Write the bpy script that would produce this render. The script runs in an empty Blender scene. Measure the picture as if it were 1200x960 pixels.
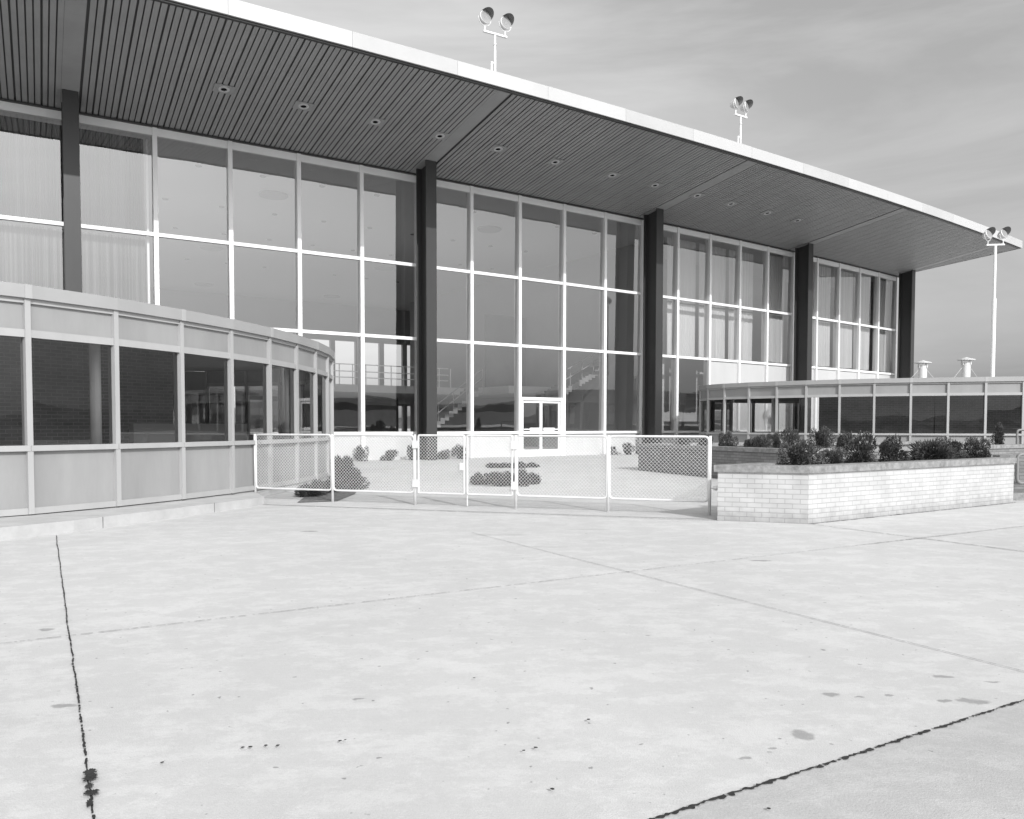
import bpy, bmesh, math, random
from mathutils import Vector, Matrix
R = math.radians
random.seed(7)
SC = bpy.context.scene
COL = SC.collection

# ------------------------------------------------------------ camera, sky, sun
EYE = 1.35
cam = bpy.data.cameras.new('camera')
cam.sensor_width = 36; cam.lens = 28.08; cam.shift_y = 0.0449
cam.clip_start = 0.05; cam.clip_end = 6000
camo = bpy.data.objects.new('camera', cam); COL.objects.link(camo)
camo.location = (0, 0, EYE); camo.rotation_euler = (R(90 - 2.1), R(-0.05), 0)
SC.camera = camo
SC.view_settings.view_transform = 'Standard'
SC.view_settings.look = 'None'
SC.view_settings.exposure = 0.10
SC.view_settings.gamma = 1
SC.cycles.max_bounces = 10
SC.cycles.transparent_max_bounces = 24
SC.cycles.glossy_bounces = 4
SC.cycles.caustics_reflective = False
SC.cycles.caustics_refractive = False

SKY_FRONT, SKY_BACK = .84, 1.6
SUN_AZ, SUN_EL = 29.0, 31.5          # degrees to the right of straight behind the camera
sdir = Vector((math.sin(R(SUN_AZ)) * math.cos(R(SUN_EL)), -math.cos(R(SUN_AZ)) * math.cos(R(SUN_EL)), math.sin(R(SUN_EL))))
w = bpy.data.worlds.new('World'); SC.world = w; w.use_nodes = True
nt = w.node_tree; nt.nodes.clear()
def N(nt, t, **k):
    n = nt.nodes.new(t)
    for a, b in k.items(): setattr(n, a, b)
    return n
sky = N(nt, 'ShaderNodeTexSky', sky_type='NISHITA', sun_disc=False)
sky.sun_elevation = R(SUN_EL)
sky.sun_rotation = math.atan2(sdir.x, sdir.y)
sky.air_density = 1.2; sky.dust_density = 1.6; sky.ozone_density = 1.0
sep = N(nt, 'ShaderNodeSeparateColor')
nt.links.new(sky.outputs[0], sep.inputs[0])
m1 = N(nt, 'ShaderNodeMath', operation='MULTIPLY'); m1.inputs[1].default_value = 0.95
m2 = N(nt, 'ShaderNodeMath', operation='MULTIPLY_ADD'); m2.inputs[1].default_value = 0.05
nt.links.new(sep.outputs[2], m1.inputs[0]); nt.links.new(sep.outputs[1], m2.inputs[0]); nt.links.new(m1.outputs[0], m2.inputs[2])
# thin high cloud
tc = N(nt, 'ShaderNodeTexCoord'); mp = N(nt, 'ShaderNodeMapping'); mp.inputs['Scale'].default_value = (1.1, 1.6, 6.5)
mp.inputs['Rotation'].default_value = (0.12, 0.30, 0.4)
nz = N(nt, 'ShaderNodeTexNoise'); nz.inputs['Scale'].default_value = 1.1; nz.inputs['Detail'].default_value = 7; nz.inputs['Roughness'].default_value = .58; nz.inputs['Distortion'].default_value = .5
nt.links.new(tc.outputs['Generated'], mp.inputs[0]); nt.links.new(mp.outputs[0], nz.inputs['Vector'])
mr = N(nt, 'ShaderNodeMapRange'); mr.inputs[1].default_value = .42; mr.inputs[2].default_value = .78; mr.inputs[3].default_value = 0.0; mr.inputs[4].default_value = 0.42
nt.links.new(nz.outputs[0], mr.inputs[0])
mxs = N(nt, 'ShaderNodeMix', data_type='FLOAT'); mxs.inputs[3].default_value = 9.0
nt.links.new(mr.outputs[0], mxs.inputs[0]); nt.links.new(m2.outputs[0], mxs.inputs[2])
# fill light added on the sky's sun side, deeper opposite and towards the horizon
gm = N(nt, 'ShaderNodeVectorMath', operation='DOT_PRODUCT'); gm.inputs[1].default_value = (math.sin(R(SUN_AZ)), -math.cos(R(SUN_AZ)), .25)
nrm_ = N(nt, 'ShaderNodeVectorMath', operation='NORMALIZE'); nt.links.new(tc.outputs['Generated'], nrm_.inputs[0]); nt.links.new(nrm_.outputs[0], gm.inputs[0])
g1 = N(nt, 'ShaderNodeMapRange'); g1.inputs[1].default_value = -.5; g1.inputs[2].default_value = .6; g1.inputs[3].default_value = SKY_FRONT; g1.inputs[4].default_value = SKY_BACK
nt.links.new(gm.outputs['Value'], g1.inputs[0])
sx = N(nt, 'ShaderNodeSeparateXYZ'); nt.links.new(nrm_.outputs[0], sx.inputs[0])
g2 = N(nt, 'ShaderNodeMapRange'); g2.inputs[1].default_value = 0; g2.inputs[2].default_value = .55; g2.inputs[3].default_value = .80; g2.inputs[4].default_value = 1.15
nt.links.new(sx.outputs[2], g2.inputs[0])
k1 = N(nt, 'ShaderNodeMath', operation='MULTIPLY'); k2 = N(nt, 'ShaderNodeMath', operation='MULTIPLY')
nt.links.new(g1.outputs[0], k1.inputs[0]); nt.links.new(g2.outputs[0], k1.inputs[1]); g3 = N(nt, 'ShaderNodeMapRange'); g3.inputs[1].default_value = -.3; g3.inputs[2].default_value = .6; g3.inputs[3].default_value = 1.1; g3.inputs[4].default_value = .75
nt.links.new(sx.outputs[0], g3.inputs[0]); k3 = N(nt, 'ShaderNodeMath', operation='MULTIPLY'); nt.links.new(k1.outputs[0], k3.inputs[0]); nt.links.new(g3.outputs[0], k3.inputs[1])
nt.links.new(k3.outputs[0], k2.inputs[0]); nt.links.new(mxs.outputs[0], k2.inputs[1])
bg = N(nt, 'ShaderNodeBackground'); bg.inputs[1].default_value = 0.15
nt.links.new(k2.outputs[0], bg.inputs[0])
wo = N(nt, 'ShaderNodeOutputWorld'); nt.links.new(bg.outputs[0], wo.inputs[0])

sun = bpy.data.lights.new('sun', 'SUN'); sun.energy = 3.1; sun.angle = R(0.53); sun.color = (1, 1, 1)
so = bpy.data.objects.new('sun', sun); COL.objects.link(so)
so.rotation_euler = (-sdir).to_track_quat('-Z', 'Y').to_euler(); so.location = (20, -30, 30)

# ------------------------------------------------------------ materials
def mat(name, v, rough=.6, spec=.5, metal=0, noise=0, nscale=3.0, bump=0, bscale=40, streak=False):
    m = bpy.data.materials.new(name); m.use_nodes = True
    t = m.node_tree; b = t.nodes['Principled BSDF']
    b.inputs['Base Color'].default_value = (v, v, v, 1)
    b.inputs['Roughness'].default_value = rough
    b.inputs['Specular IOR Level'].default_value = spec
    b.inputs['Metallic'].default_value = metal
    if noise or bump:
        c = N(t, 'ShaderNodeTexCoord')
    if noise:
        n = N(t, 'ShaderNodeTexNoise'); n.inputs['Scale'].default_value = nscale; n.inputs['Detail'].default_value = 8; n.inputs['Roughness'].default_value = .65
        if streak:
            mpn = N(t, 'ShaderNodeMapping'); mpn.inputs['Scale'].default_value = (1, 1, .25)
            t.links.new(c.outputs['Object'], mpn.inputs[0]); t.links.new(mpn.outputs[0], n.inputs['Vector'])
        else:
            t.links.new(c.outputs['Object'], n.inputs['Vector'])
        r = N(t, 'ShaderNodeMapRange'); r.inputs[1].default_value = .3; r.inputs[2].default_value = .7
        r.inputs[3].default_value = v * (1 - noise); r.inputs[4].default_value = min(1, v * (1 + noise))
        t.links.new(n.outputs[0], r.inputs[0])
        cb = N(t, 'ShaderNodeCombineColor')
        for i in range(3): t.links.new(r.outputs[0], cb.inputs[i])
        t.links.new(cb.outputs[0], b.inputs['Base Color'])
    if bump:
        n2 = N(t, 'ShaderNodeTexNoise'); n2.inputs['Scale'].default_value = bscale; n2.inputs['Detail'].default_value = 5
        t.links.new(c.outputs['Object'], n2.inputs['Vector'])
        bp = N(t, 'ShaderNodeBump'); bp.inputs['Strength'].default_value = bump; bp.inputs['Distance'].default_value = .01
        t.links.new(n2.outputs[0], bp.inputs['Height']); t.links.new(bp.outputs[0], b.inputs['Normal'])
    return m

def brick_mat(name, v, vm, var=.15, bw=.203, bh=.0677, mort=.007):
    m = mat(name, v, .8, .3)
    t = m.node_tree; b = t.nodes['Principled BSDF']
    uv = N(t, 'ShaderNodeUVMap')
    br = N(t, 'ShaderNodeTexBrick'); br.offset = .5
    br.inputs['Color1'].default_value = (v * (1 - var),) * 3 + (1,); br.inputs['Color2'].default_value = (v * (1 + var),) * 3 + (1,)
    br.inputs['Mortar'].default_value = (vm,) * 3 + (1,)
    br.inputs['Scale'].default_value = 1; br.inputs['Brick Width'].default_value = bw; br.inputs['Row Height'].default_value = bh
    br.inputs['Mortar Size'].default_value = mort; br.inputs['Mortar Smooth'].default_value = .25; br.inputs['Bias'].default_value = 0
    t.links.new(uv.outputs[0], br.inputs['Vector'])
    nn = N(t, 'ShaderNodeTexNoise'); nn.inputs['Scale'].default_value = 2.5; nn.inputs['Detail'].default_value = 8
    t.links.new(uv.outputs[0], nn.inputs['Vector'])
    r = N(t, 'ShaderNodeMapRange'); r.inputs[1].default_value = .3; r.inputs[2].default_value = .7; r.inputs[3].default_value = .88; r.inputs[4].default_value = 1.08
    t.links.new(nn.outputs[0], r.inputs[0])
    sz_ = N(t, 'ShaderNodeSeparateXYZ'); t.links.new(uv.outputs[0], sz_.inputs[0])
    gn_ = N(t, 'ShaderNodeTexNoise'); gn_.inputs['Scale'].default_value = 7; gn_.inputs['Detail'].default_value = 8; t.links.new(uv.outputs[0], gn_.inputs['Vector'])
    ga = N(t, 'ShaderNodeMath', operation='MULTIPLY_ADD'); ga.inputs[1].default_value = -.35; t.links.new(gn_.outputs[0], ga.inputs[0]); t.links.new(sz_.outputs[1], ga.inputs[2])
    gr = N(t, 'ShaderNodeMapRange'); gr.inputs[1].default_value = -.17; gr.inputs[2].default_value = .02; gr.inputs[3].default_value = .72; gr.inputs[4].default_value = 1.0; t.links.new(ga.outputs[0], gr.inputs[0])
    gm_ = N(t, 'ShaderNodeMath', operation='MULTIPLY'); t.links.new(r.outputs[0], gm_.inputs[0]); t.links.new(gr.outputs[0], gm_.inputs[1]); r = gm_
    mx = N(t, 'ShaderNodeVectorMath', operation='SCALE')
    t.links.new(br.outputs[0], mx.inputs[0]); t.links.new(r.outputs[0], mx.inputs['Scale'])
    t.links.new(mx.outputs[0], b.inputs['Base Color'])
    bp = N(t, 'ShaderNodeBump'); bp.inputs['Strength'].default_value = .6; bp.inputs['Distance'].default_value = .006; bp.invert = True
    t.links.new(br.outputs[1], bp.inputs['Height']); t.links.new(bp.outputs[0], b.inputs['Normal'])
    return m

def glass_mat(name, trans, base):
    m = bpy.data.materials.new(name); m.use_nodes = True
    t = m.node_tree; t.nodes.clear()
    tr = N(t, 'ShaderNodeBsdfTransparent'); tr.inputs[0].default_value = (trans,) * 3 + (1,)
    gl = N(t, 'ShaderNodeBsdfGlossy'); gl.inputs['Roughness'].default_value = 0.0; gl.inputs[0].default_value = (.95,) * 3 + (1,)
    c = N(t, 'ShaderNodeTexCoord'); n = N(t, 'ShaderNodeTexNoise'); n.inputs['Scale'].default_value = .9; n.inputs['Detail'].default_value = 1
    t.links.new(c.outputs['Object'], n.inputs['Vector'])
    bp = N(t, 'ShaderNodeBump'); bp.inputs['Strength'].default_value = .09; bp.inputs['Distance'].default_value = .02
    t.links.new(n.outputs[0], bp.inputs['Height']); t.links.new(bp.outputs[0], gl.inputs['Normal'])
    lw = N(t, 'ShaderNodeFresnel'); lw.inputs[0].default_value = 1.5
    ad = N(t, 'ShaderNodeMath', operation='ADD', use_clamp=True); ad.inputs[1].default_value = base
    t.links.new(lw.outputs[0], ad.inputs[0])
    mx = N(t, 'ShaderNodeMixShader'); t.links.new(ad.outputs[0], mx.inputs[0])
    t.links.new(tr.outputs[0], mx.inputs[1]); t.links.new(gl.outputs[0], mx.inputs[2])
    o = N(t, 'ShaderNodeOutputMaterial'); t.links.new(mx.outputs[0], o.inputs[0])
    return m

def curtain_mat(nm, v):
    m = bpy.data.materials.new(nm); m.use_nodes = True
    t = m.node_tree; t.nodes.clear()
    d = N(t, 'ShaderNodeBsdfDiffuse'); cu = N(t, 'ShaderNodeUVMap'); sp_ = N(t, 'ShaderNodeSeparateXYZ'); t.links.new(cu.outputs[0], sp_.inputs[0])
    n1 = N(t, 'ShaderNodeTexNoise', noise_dimensions='1D'); n1.inputs['Scale'].default_value = 9 if v < .5 else 3; n1.inputs['Detail'].default_value = 3; t.links.new(sp_.outputs[0], n1.inputs['W'])
    r1 = N(t, 'ShaderNodeMapRange'); r1.inputs[1].default_value = .35; r1.inputs[2].default_value = .65; r1.inputs[3].default_value = v * (.62 if v < .5 else .9); r1.inputs[4].default_value = v * (1.3 if v < .5 else 1.05)
    t.links.new(n1.outputs[0], r1.inputs[0]); t.links.new(r1.outputs[0], d.inputs[0])
    d.inputs[0].default_value = (v,) * 3 + (1,)
    s = N(t, 'ShaderNodeBsdfTranslucent'); s.inputs[0].default_value = (v * .85,) * 3 + (1,)
    mx = N(t, 'ShaderNodeMixShader'); mx.inputs[0].default_value = .25
    o = N(t, 'ShaderNodeOutputMaterial')
    t.links.new(d.outputs[0], mx.inputs[1]); t.links.new(s.outputs[0], mx.inputs[2]); t.links.new(mx.outputs[0], o.inputs[0])
    return m

STAINS = [(-3.08, 5.25, .05, .035), (-2.16, 3.81, .06, .03), (-.76, 3.9, .035, .02), (1.61, 3.98, .055, .03), (2.33, 4.27, .06, .03), (2.54, 4.18, .04, .015), (2.27, 3.88, .085, .04), (2.13, 3.89, .03, .018),
          (1.28, 3.45, .05, .07), (1.74, 3.94, .03, .012), (.95, 3.2, .03, .016), (-.15, 9.9, .35, .10), (2.5, 8.0, .12, .05), (-2.6, 10.2, .12, .06), (1.0, 10.4, .3, .08), (.4, 8.9, .25, .06), (1.1, 3.3, .02, .012), (1.9, 3.97, .025, .01)]
def concrete_mat(name, v, stains=False):
    m = mat(name, v, .9, .2)
    t = m.node_tree; b = t.nodes['Principled BSDF']
    c = N(t, 'ShaderNodeTexCoord')
    def nz(scale, det, rough, lo, hi, o0, o1, vec=None, dist=0):
        n = N(t, 'ShaderNodeTexNoise'); n.inputs['Scale'].default_value = scale; n.inputs['Detail'].default_value = det; n.inputs['Roughness'].default_value = rough
        n.inputs['Distortion'].default_value = dist
        t.links.new(vec or c.outputs['Object'], n.inputs['Vector'])
        r = N(t, 'ShaderNodeMapRange'); r.inputs[1].default_value = lo; r.inputs[2].default_value = hi; r.inputs[3].default_value = o0; r.inputs[4].default_value = o1
        t.links.new(n.outputs[0], r.inputs[0]); return r.outputs[0]
    mpn = N(t, 'ShaderNodeMapping'); mpn.inputs['Rotation'].default_value = (0, 0, R(59)); mpn.inputs['Scale'].default_value = (.6, 26, 1)
    t.links.new(c.outputs['Object'], mpn.inputs[0])
    mp2 = N(t, 'ShaderNodeMapping'); mp2.inputs['Rotation'].default_value = (0, 0, R(-25)); mp2.inputs['Scale'].default_value = (.9, 1.3, 1)
    t.links.new(c.outputs['Object'], mp2.inputs[0])
    def mul(x, y):
        k = N(t, 'ShaderNodeMath', operation='MULTIPLY'); t.links.new(x, k.inputs[0]); t.links.new(y, k.inputs[1]); return k.outputs[0]
    f = nz(.4, 9, .6, .3, .7, .93, 1.06)                              # broad tone of the slabs
    f = mul(f, nz(2.6, 12, .80, .485, .555, .945, 1.04, vec=mp2.outputs[0]))     # laitance wearing off in ragged patches
    f = mul(f, nz(9, 10, .8, .40, .60, .975, 1.02))
    f = mul(f, nz(3.0, 6, .7, .3, .7, .975, 1.02, vec=mpn.outputs[0]))         # broom marks
    f = mul(f, nz(230, 2, .6, .3, .7, .90, 1.08))                     # sand grain
    f = mul(f, nz(60, 3, .6, .3, .7, .97, 1.03))
    f = mul(f, nz(21, 2, .45, .715, .75, 1.0, .55))                   # sparse pits and specks
    if stains:
        wn = N(t, 'ShaderNodeTexNoise'); wn.inputs['Scale'].default_value = 14; wn.inputs['Detail'].default_value = 6
        t.links.new(c.outputs['Object'], wn.inputs['Vector'])
        wv = N(t, 'ShaderNodeVectorMath', operation='MULTIPLY_ADD'); wv.inputs[1].default_value = (.09, .09, 0); t.links.new(wn.outputs[1], wv.inputs[0]); t.links.new(c.outputs['Object'], wv.inputs[2])
        for (x, y, rx, ry) in STAINS:
            s1 = N(t, 'ShaderNodeVectorMath', operation='SUBTRACT'); s1.inputs[1].default_value = (x + .045, y + .045, 0); t.links.new(wv.outputs[0], s1.inputs[0])
            s2 = N(t, 'ShaderNodeVectorMath', operation='MULTIPLY'); s2.inputs[1].default_value = (1 / rx, 1 / ry, 0); t.links.new(s1.outputs[0], s2.inputs[0])
            s3 = N(t, 'ShaderNodeVectorMath', operation='LENGTH'); t.links.new(s2.outputs[0], s3.inputs[0])
            s4 = N(t, 'ShaderNodeMapRange'); s4.interpolation_type = 'SMOOTHSTEP'; s4.inputs[1].default_value = .65; s4.inputs[2].default_value = 1.15
            s4.inputs[3].default_value = .62 if rx < .2 else .88; s4.inputs[4].default_value = 1.0; t.links.new(s3.outputs[1], s4.inputs[0]); f = mul(f, s4.outputs[0])
    k = N(t, 'ShaderNodeMath', operation='MULTIPLY', use_clamp=True); k.inputs[1].default_value = v; t.links.new(f, k.inputs[0])
    cb = N(t, 'ShaderNodeCombineColor')
    for i in range(3): t.links.new(k.outputs[0], cb.inputs[i])
    t.links.new(cb.outputs[0], b.inputs['Base Color'])
    n2 = N(t, 'ShaderNodeTexNoise'); n2.inputs['Scale'].default_value = 130; n2.inputs['Detail'].default_value = 4
    t.links.new(c.outputs['Object'], n2.inputs['Vector'])
    bp = N(t, 'ShaderNodeBump'); bp.inputs['Strength'].default_value = .5; bp.inputs['Distance'].default_value = .004
    t.links.new(n2.outputs[0], bp.inputs['Height']); t.links.new(bp.outputs[0], b.inputs['Normal'])
    return m

M = dict(
    concrete=concrete_mat('pale_concrete', .52, True),  # pale tone of the concrete itself
    concrete2=concrete_mat('worn_concrete', .425),
    court=concrete_mat('courtyard_concrete', .50),
    kerb=mat('kerb_concrete', .43, .85, .3, noise=.12, nscale=3, bump=.3, bscale=30),
    tar=mat('tar_joint', .03, .7, .3, noise=.4, nscale=20, bump=.6, bscale=60),
    thin=mat('thin_joint', .17, .8, .3, noise=.5, nscale=12),  # dark grey of the narrow pavement and kerb joints
    oil=mat('oil_stained_concrete', .33, .8, .3, noise=.25, nscale=12),
    white=mat('white_paint', .80, .38, .5, noise=.04, nscale=1.5, streak=True),
    alu=mat('aluminium_frame', .37, .42, .5, noise=.07, nscale=2.0, streak=True),
    panel=mat('enamel_panel', .28, .5, .4, noise=.13, nscale=1.3, streak=True),
    fascia=mat('white_fascia', .47, .45, .5, noise=.04, nscale=.6),
    fasciab=mat('weathered_white_fascia', .43, .5, .5, noise=.07, nscale=.6),
    fascia2=mat('grey_fascia', .32, .5, .5, noise=.08, nscale=.9),
    soffit=mat('soffit_boards', .33, .5, .4, noise=.08, nscale=1.2),
    recess=mat('soffit_recess', .14, .8, .2),
    steel=mat('dark_steel', .038, .45, .4, noise=.12, nscale=1.5, streak=True),
    lampring=mat('lamp_ring', .55, .3, .5),
    black=mat('black_void', .012, .9, .1),
    glass=glass_mat('window_glass', .90, .15),
    glass2=glass_mat('tinted_glass', .80, .02),
    roof=mat('roof_gravel', .3, .9, .2, noise=.2, nscale=10),
    inwall=mat('interior_plaster', .50, .8, .3, noise=.05, nscale=.5),
    infloor=mat('terrazzo', .55, .35, .5, noise=.1, nscale=4),
    ceil=mat('ceiling_plaster', .74, .9, .2),
    darkwall=mat('dark_interior', .22, .8, .3, noise=.15, nscale=.7),
    wall=mat('pale_wall', .49, .6, .4, noise=.06, nscale=.8, streak=True),
    curtain=curtain_mat('pleated_cloth', .21), curtain2=curtain_mat('sheer_white_cloth', .85),
    grass=mat('airfield_grass', .09, .95, .1, noise=.3, nscale=.2),
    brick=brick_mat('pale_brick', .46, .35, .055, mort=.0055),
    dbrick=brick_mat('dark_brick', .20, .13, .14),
    ibrick=brick_mat('interior_brick', .24, .38, .12),
    coping=mat('stone_coping', .24, .85, .3, noise=.35, nscale=9, bump=.8, bscale=25),
    soil=mat('soil', .17, .95, .1, noise=.5, nscale=14, bump=1, bscale=30),
    galv=mat('galvanised', .66, .42, .5, metal=.15, noise=.08, nscale=6),
    leaf=mat('leaf_green', .075, .6, .25, noise=.55, nscale=9),
    leaf2=mat('juniper_green', .062, .65, .2, noise=.55, nscale=9),
    stem=mat('bark', .10, .8, .2),
    hills=mat('far_woods', .11, .9, .1, noise=.4, nscale=.05),
    lens=mat('lamp_lens', .30, .15, .6),
    pipe=mat('grey_pipe', .2, .5, .4, noise=.1, nscale=5),
    seat=mat('seat_vinyl', .06, .5, .4),
)
M['leaf'].use_backface_culling = False

# ------------------------------------------------------------ mesh helpers
class MB:
    def __init__(s): s.v = []; s.f = []; s.uv = []; s.m = []
    def quad(s, a, b, c, d, m=0, uv=None):
        i = len(s.v); s.v += [tuple(a), tuple(b), tuple(c), tuple(d)]; s.f.append((i, i + 1, i + 2, i + 3)); s.m.append(m)
        if uv is None:
            a, b, d = Vector(a), Vector(b), Vector(d)
            w, h = (b - a).length, (d - a).length
            z0 = a.z; uv = [(0, z0), (w, z0), (w, z0 + h), (0, z0 + h)]
        s.uv.append(uv)
    def poly(s, pts, m=0):
        i = len(s.v); s.v += [tuple(p) for p in pts]; s.f.append(tuple(range(i, i + len(pts)))); s.m.append(m)
        s.uv.append([(p[0], p[1]) for p in pts])
    def hexa(s, b, t, m=0):           # b,t: four bottom, four top points, counter-clockwise from above
        s.quad(b[3], b[2], b[1], b[0], m); s.quad(t[0], t[1], t[2], t[3], m)
        u = 0
        for i in range(4):
            j = (i + 1) % 4; L = (Vector(b[j]) - Vector(b[i])).length
            s.quad(b[i], b[j], t[j], t[i], m, [(u, b[i][2]), (u + L, b[j][2]), (u + L, t[j][2]), (u, t[i][2])]); u += L
    def box(s, c, sz, rz=0, m=0):
        cx, cy, cz = c; hx, hy, hz = sz[0] / 2, sz[1] / 2, sz[2] / 2
        ca, sa = math.cos(rz), math.sin(rz)
        q = [(cx + x * ca - y * sa, cy + x * sa + y * ca) for x, y in ((-hx, -hy), (hx, -hy), (hx, hy), (-hx, hy))]
        s.hexa([(x, y, cz - hz) for x, y in q], [(x, y, cz + hz) for x, y in q], m)
    def wallbox(s, p0, p1, z0, z1, o0, o1, m=0):   # along p0->p1 in plan, offset o0..o1 to the right hand side
        p0, p1 = Vector(p0[:2]), Vector(p1[:2]); d = (p1 - p0).normalized(); n = Vector((d.y, -d.x))
        a, b, c, e = p0 + n * o1, p1 + n * o1, p1 + n * o0, p0 + n * o0
        q = [a, b, c, e]
        s.hexa([(x.x, x.y, z0) for x in q], [(x.x, x.y, z1) for x in q], m)
    def tube(s, pts, r, n=8, m=0, caps=True):
        pts = [Vector(p) for p in pts]; rr = r if isinstance(r, (list, tuple)) else [r] * len(pts)
        rings = []; prev = None
        for i, p in enumerate(pts):
            t = (pts[min(i + 1, len(pts) - 1)] - pts[max(i - 1, 0)]).normalized()
            u = t.cross(Vector((0, 0, 1)) if abs(t.z) < .95 else Vector((1, 0, 0))) if prev is None else prev - t * prev.dot(t)
            u.normalize(); prev = u; v = t.cross(u)
            i0 = len(s.v)
            for k in range(n):
                a = 2 * math.pi * k / n; s.v.append(tuple(p + (u * math.cos(a) + v * math.sin(a)) * rr[i]))
            rings.append(i0)
        for a, b in zip(rings, rings[1:]):
            for k in range(n):
                s.f.append((a + k, a + (k + 1) % n, b + (k + 1) % n, b + k)); s.m.append(m); s.uv.append([(0, 0)] * 4)
        if caps:
            s.f.append(tuple(rings[0] + k for k in reversed(range(n)))); s.m.append(m); s.uv.append([(0, 0)] * n)
            s.f.append(tuple(rings[-1] + k for k in range(n))); s.m.append(m); s.uv.append([(0, 0)] * n)
    def lathe(s, prof, c=(0, 0, 0), n=20, m=0, mtx=None):
        rings = []
        for r, z in prof:
            i0 = len(s.v)
            for k in range(n):
                a = 2 * math.pi * k / n; p = Vector((r * math.cos(a), r * math.sin(a), z))
                if mtx: p = mtx @ p
                s.v.append((p.x + c[0], p.y + c[1], p.z + c[2]))
            rings.append(i0)
        for a, b in zip(rings, rings[1:]):
            for k in range(n):
                s.f.append((a + k, a + (k + 1) % n, b + (k + 1) % n, b + k)); s.m.append(m); s.uv.append([(0, 0)] * 4)
    def build(s, name, mats, parent=None, loc=(0, 0, 0), smooth=False):
        me = bpy.data.meshes.new(name); me.from_pydata(s.v, [], s.f)
        if not isinstance(mats, (list, tuple)): mats = [mats]
        for x in mats: me.materials.append(x)
        uvl = me.uv_layers.new(name='UVMap')
        flat = [c for u in s.uv for p in u for c in p]
        uvl.data.foreach_set('uv', flat)
        me.polygons.foreach_set('material_index', s.m)
        if smooth: me.polygons.foreach_set('use_smooth', [True] * len(s.f))
        me.update()
        o = bpy.data.objects.new(name, me); COL.objects.link(o); o.location = loc
        if parent: o.parent = parent
        return o

def tag(o, label=None, cat=None, group=None, kind=None):
    if label: o['label'] = label
    if cat: o['category'] = cat
    if group: o['group'] = group
    if kind: o['kind'] = kind
    return o
def empty(name, loc, label, cat, group=None, rz=0):
    o = bpy.data.objects.new(name, None); COL.objects.link(o); o.location = loc; o.rotation_euler = (0, 0, rz); o.empty_display_size = .2
    return tag(o, label, cat, group)
def copy_tree(o, parent=None):
    kids = [c for c in COL.objects if c.parent == o]
    c = o.copy(); COL.objects.link(c); c.parent = parent
    for k in kids: copy_tree(k, c)
    return c
def struct(o): o['kind'] = 'structure'; return o

# ------------------------------------------------------------ terminal plan (a very gently curved front)
RAD = 288.82; CX, CY = -160.291, 271.551; KAP = .0075545; PHI0 = R(31.17030)
def P(i, off, z=0.0):
    a = PHI0 - math.pi / 2 + KAP * i
    return Vector((CX + (RAD + off) * math.cos(a), CY + (RAD + off) * math.sin(a), z))
def ang(i): return PHI0 + KAP * i
def arcbox(mb, i0, i1, o0, o1, z0, z1, m=0, z0b=None, z1b=None, step=1.0):
    # box following the curve; z at o0 and (optionally different) at o1
    z0b = z0 if z0b is None else z0b; z1b = z1 if z1b is None else z1b
    n = max(1, int(math.ceil((i1 - i0) / step - 1e-6)))
    for k in range(n):
        a, b = i0 + (i1 - i0) * k / n, i0 + (i1 - i0) * (k + 1) / n
        mb.hexa([P(a, o1, z0b), P(b, o1, z0b), P(b, o0, z0), P(a, o0, z0)], [P(a, o1, z1b), P(b, o1, z1b), P(b, o0, z1), P(a, o0, z1)], m)

ZT, Z1, Z2, ZS = 10.31, 7.13, 4.50, 1.11
I0, I1 = -8, 19
OV = 6.2; ZO = 11.24
def zs(off): return ZT + .02 + (ZO - ZT) * off / OV
def gz(y):  # courtyard rises slightly towards the building
    return max(0.0, min(.15, .15 * (y - 13.5) / 13))

# ------------------------------------------------------------ ground and setting
mb = MB(); S = 2500
mb.quad((-S, -S, 0), (S, -S, 0), (S, S, 0), (-S, S, 0))
o = struct(mb.build('ground', M['concrete']))
# darker apron slab beyond the tarred joint, lower right
def line_pt(p0, ang_, t): return Vector((p0[0] + math.cos(ang_) * t, p0[1] + math.sin(ang_) * t, 0))
GA = R(30.3)
B0 = Vector((.53, 2.72, 0)); Bd = Vector((math.cos(GA), math.sin(GA), 0)); Bn = Vector((-Bd.y, Bd.x, 0))
mb = MB(); q = [B0 - Bd * 40 - Bn * .004, B0 + Bd * 60 - Bn * .004, B0 + Bd * 60 - Bn * 3.7, B0 - Bd * 40 - Bn * 3.7]
mb.quad(*[(p.x, p.y, .004) for p in (q[3], q[2], q[1], q[0])])
struct(mb.build('apron_slab', M['concrete2']))

def crack(name, p0, p1, w, mt, z=.008, seed=1, wob=.01, jag=.6, blobs=0, gap=0.0):
    rnd = random.Random(seed); p0 = Vector((*p0, 0)); p1 = Vector((*p1, 0)); d = p1 - p0; L = d.length; d.normalize(); n = Vector((-d.y, d.x, 0))
    mb = MB(); k = max(2, int(L / .014)); prev = None; off = 0
    for i in range(k + 1):
        off = off * .985 + rnd.uniform(-wob, wob) * .10
        ww = w * (1 + rnd.uniform(-jag, jag)) * .5
        if blobs and rnd.random() < blobs: ww += w * rnd.uniform(.3, .9)
        c = p0 + d * (L * i / k) + n * off
        cur = (c - n * ww, c + n * (w * (1 + rnd.uniform(-jag, jag)) * .5))
        if prev and rnd.random() > gap:
            mb.quad(*[(p.x, p.y, z) for p in (prev[0], cur[0], cur[1], prev[1])])
        prev = cur
    return struct(mb.build(name, mt))
crack('pavement_joint', (-5.58, 9.74), (-1.0, 1.95), .008, M['tar'], seed=2, blobs=.12, gap=.12)
crack('pavement_joint', (-6.0, 1.95 + .5), (-.9, 1.87), .02, M['tar'], seed=3) if False else None
b1 = B0 + Bd * 30; b0 = B0 - Bd * 6
crack('pavement_joint', (b0.x, b0.y), (b1.x, b1.y), .013, M['tar'], seed=4, blobs=.2, jag=.9, gap=.08)
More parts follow.
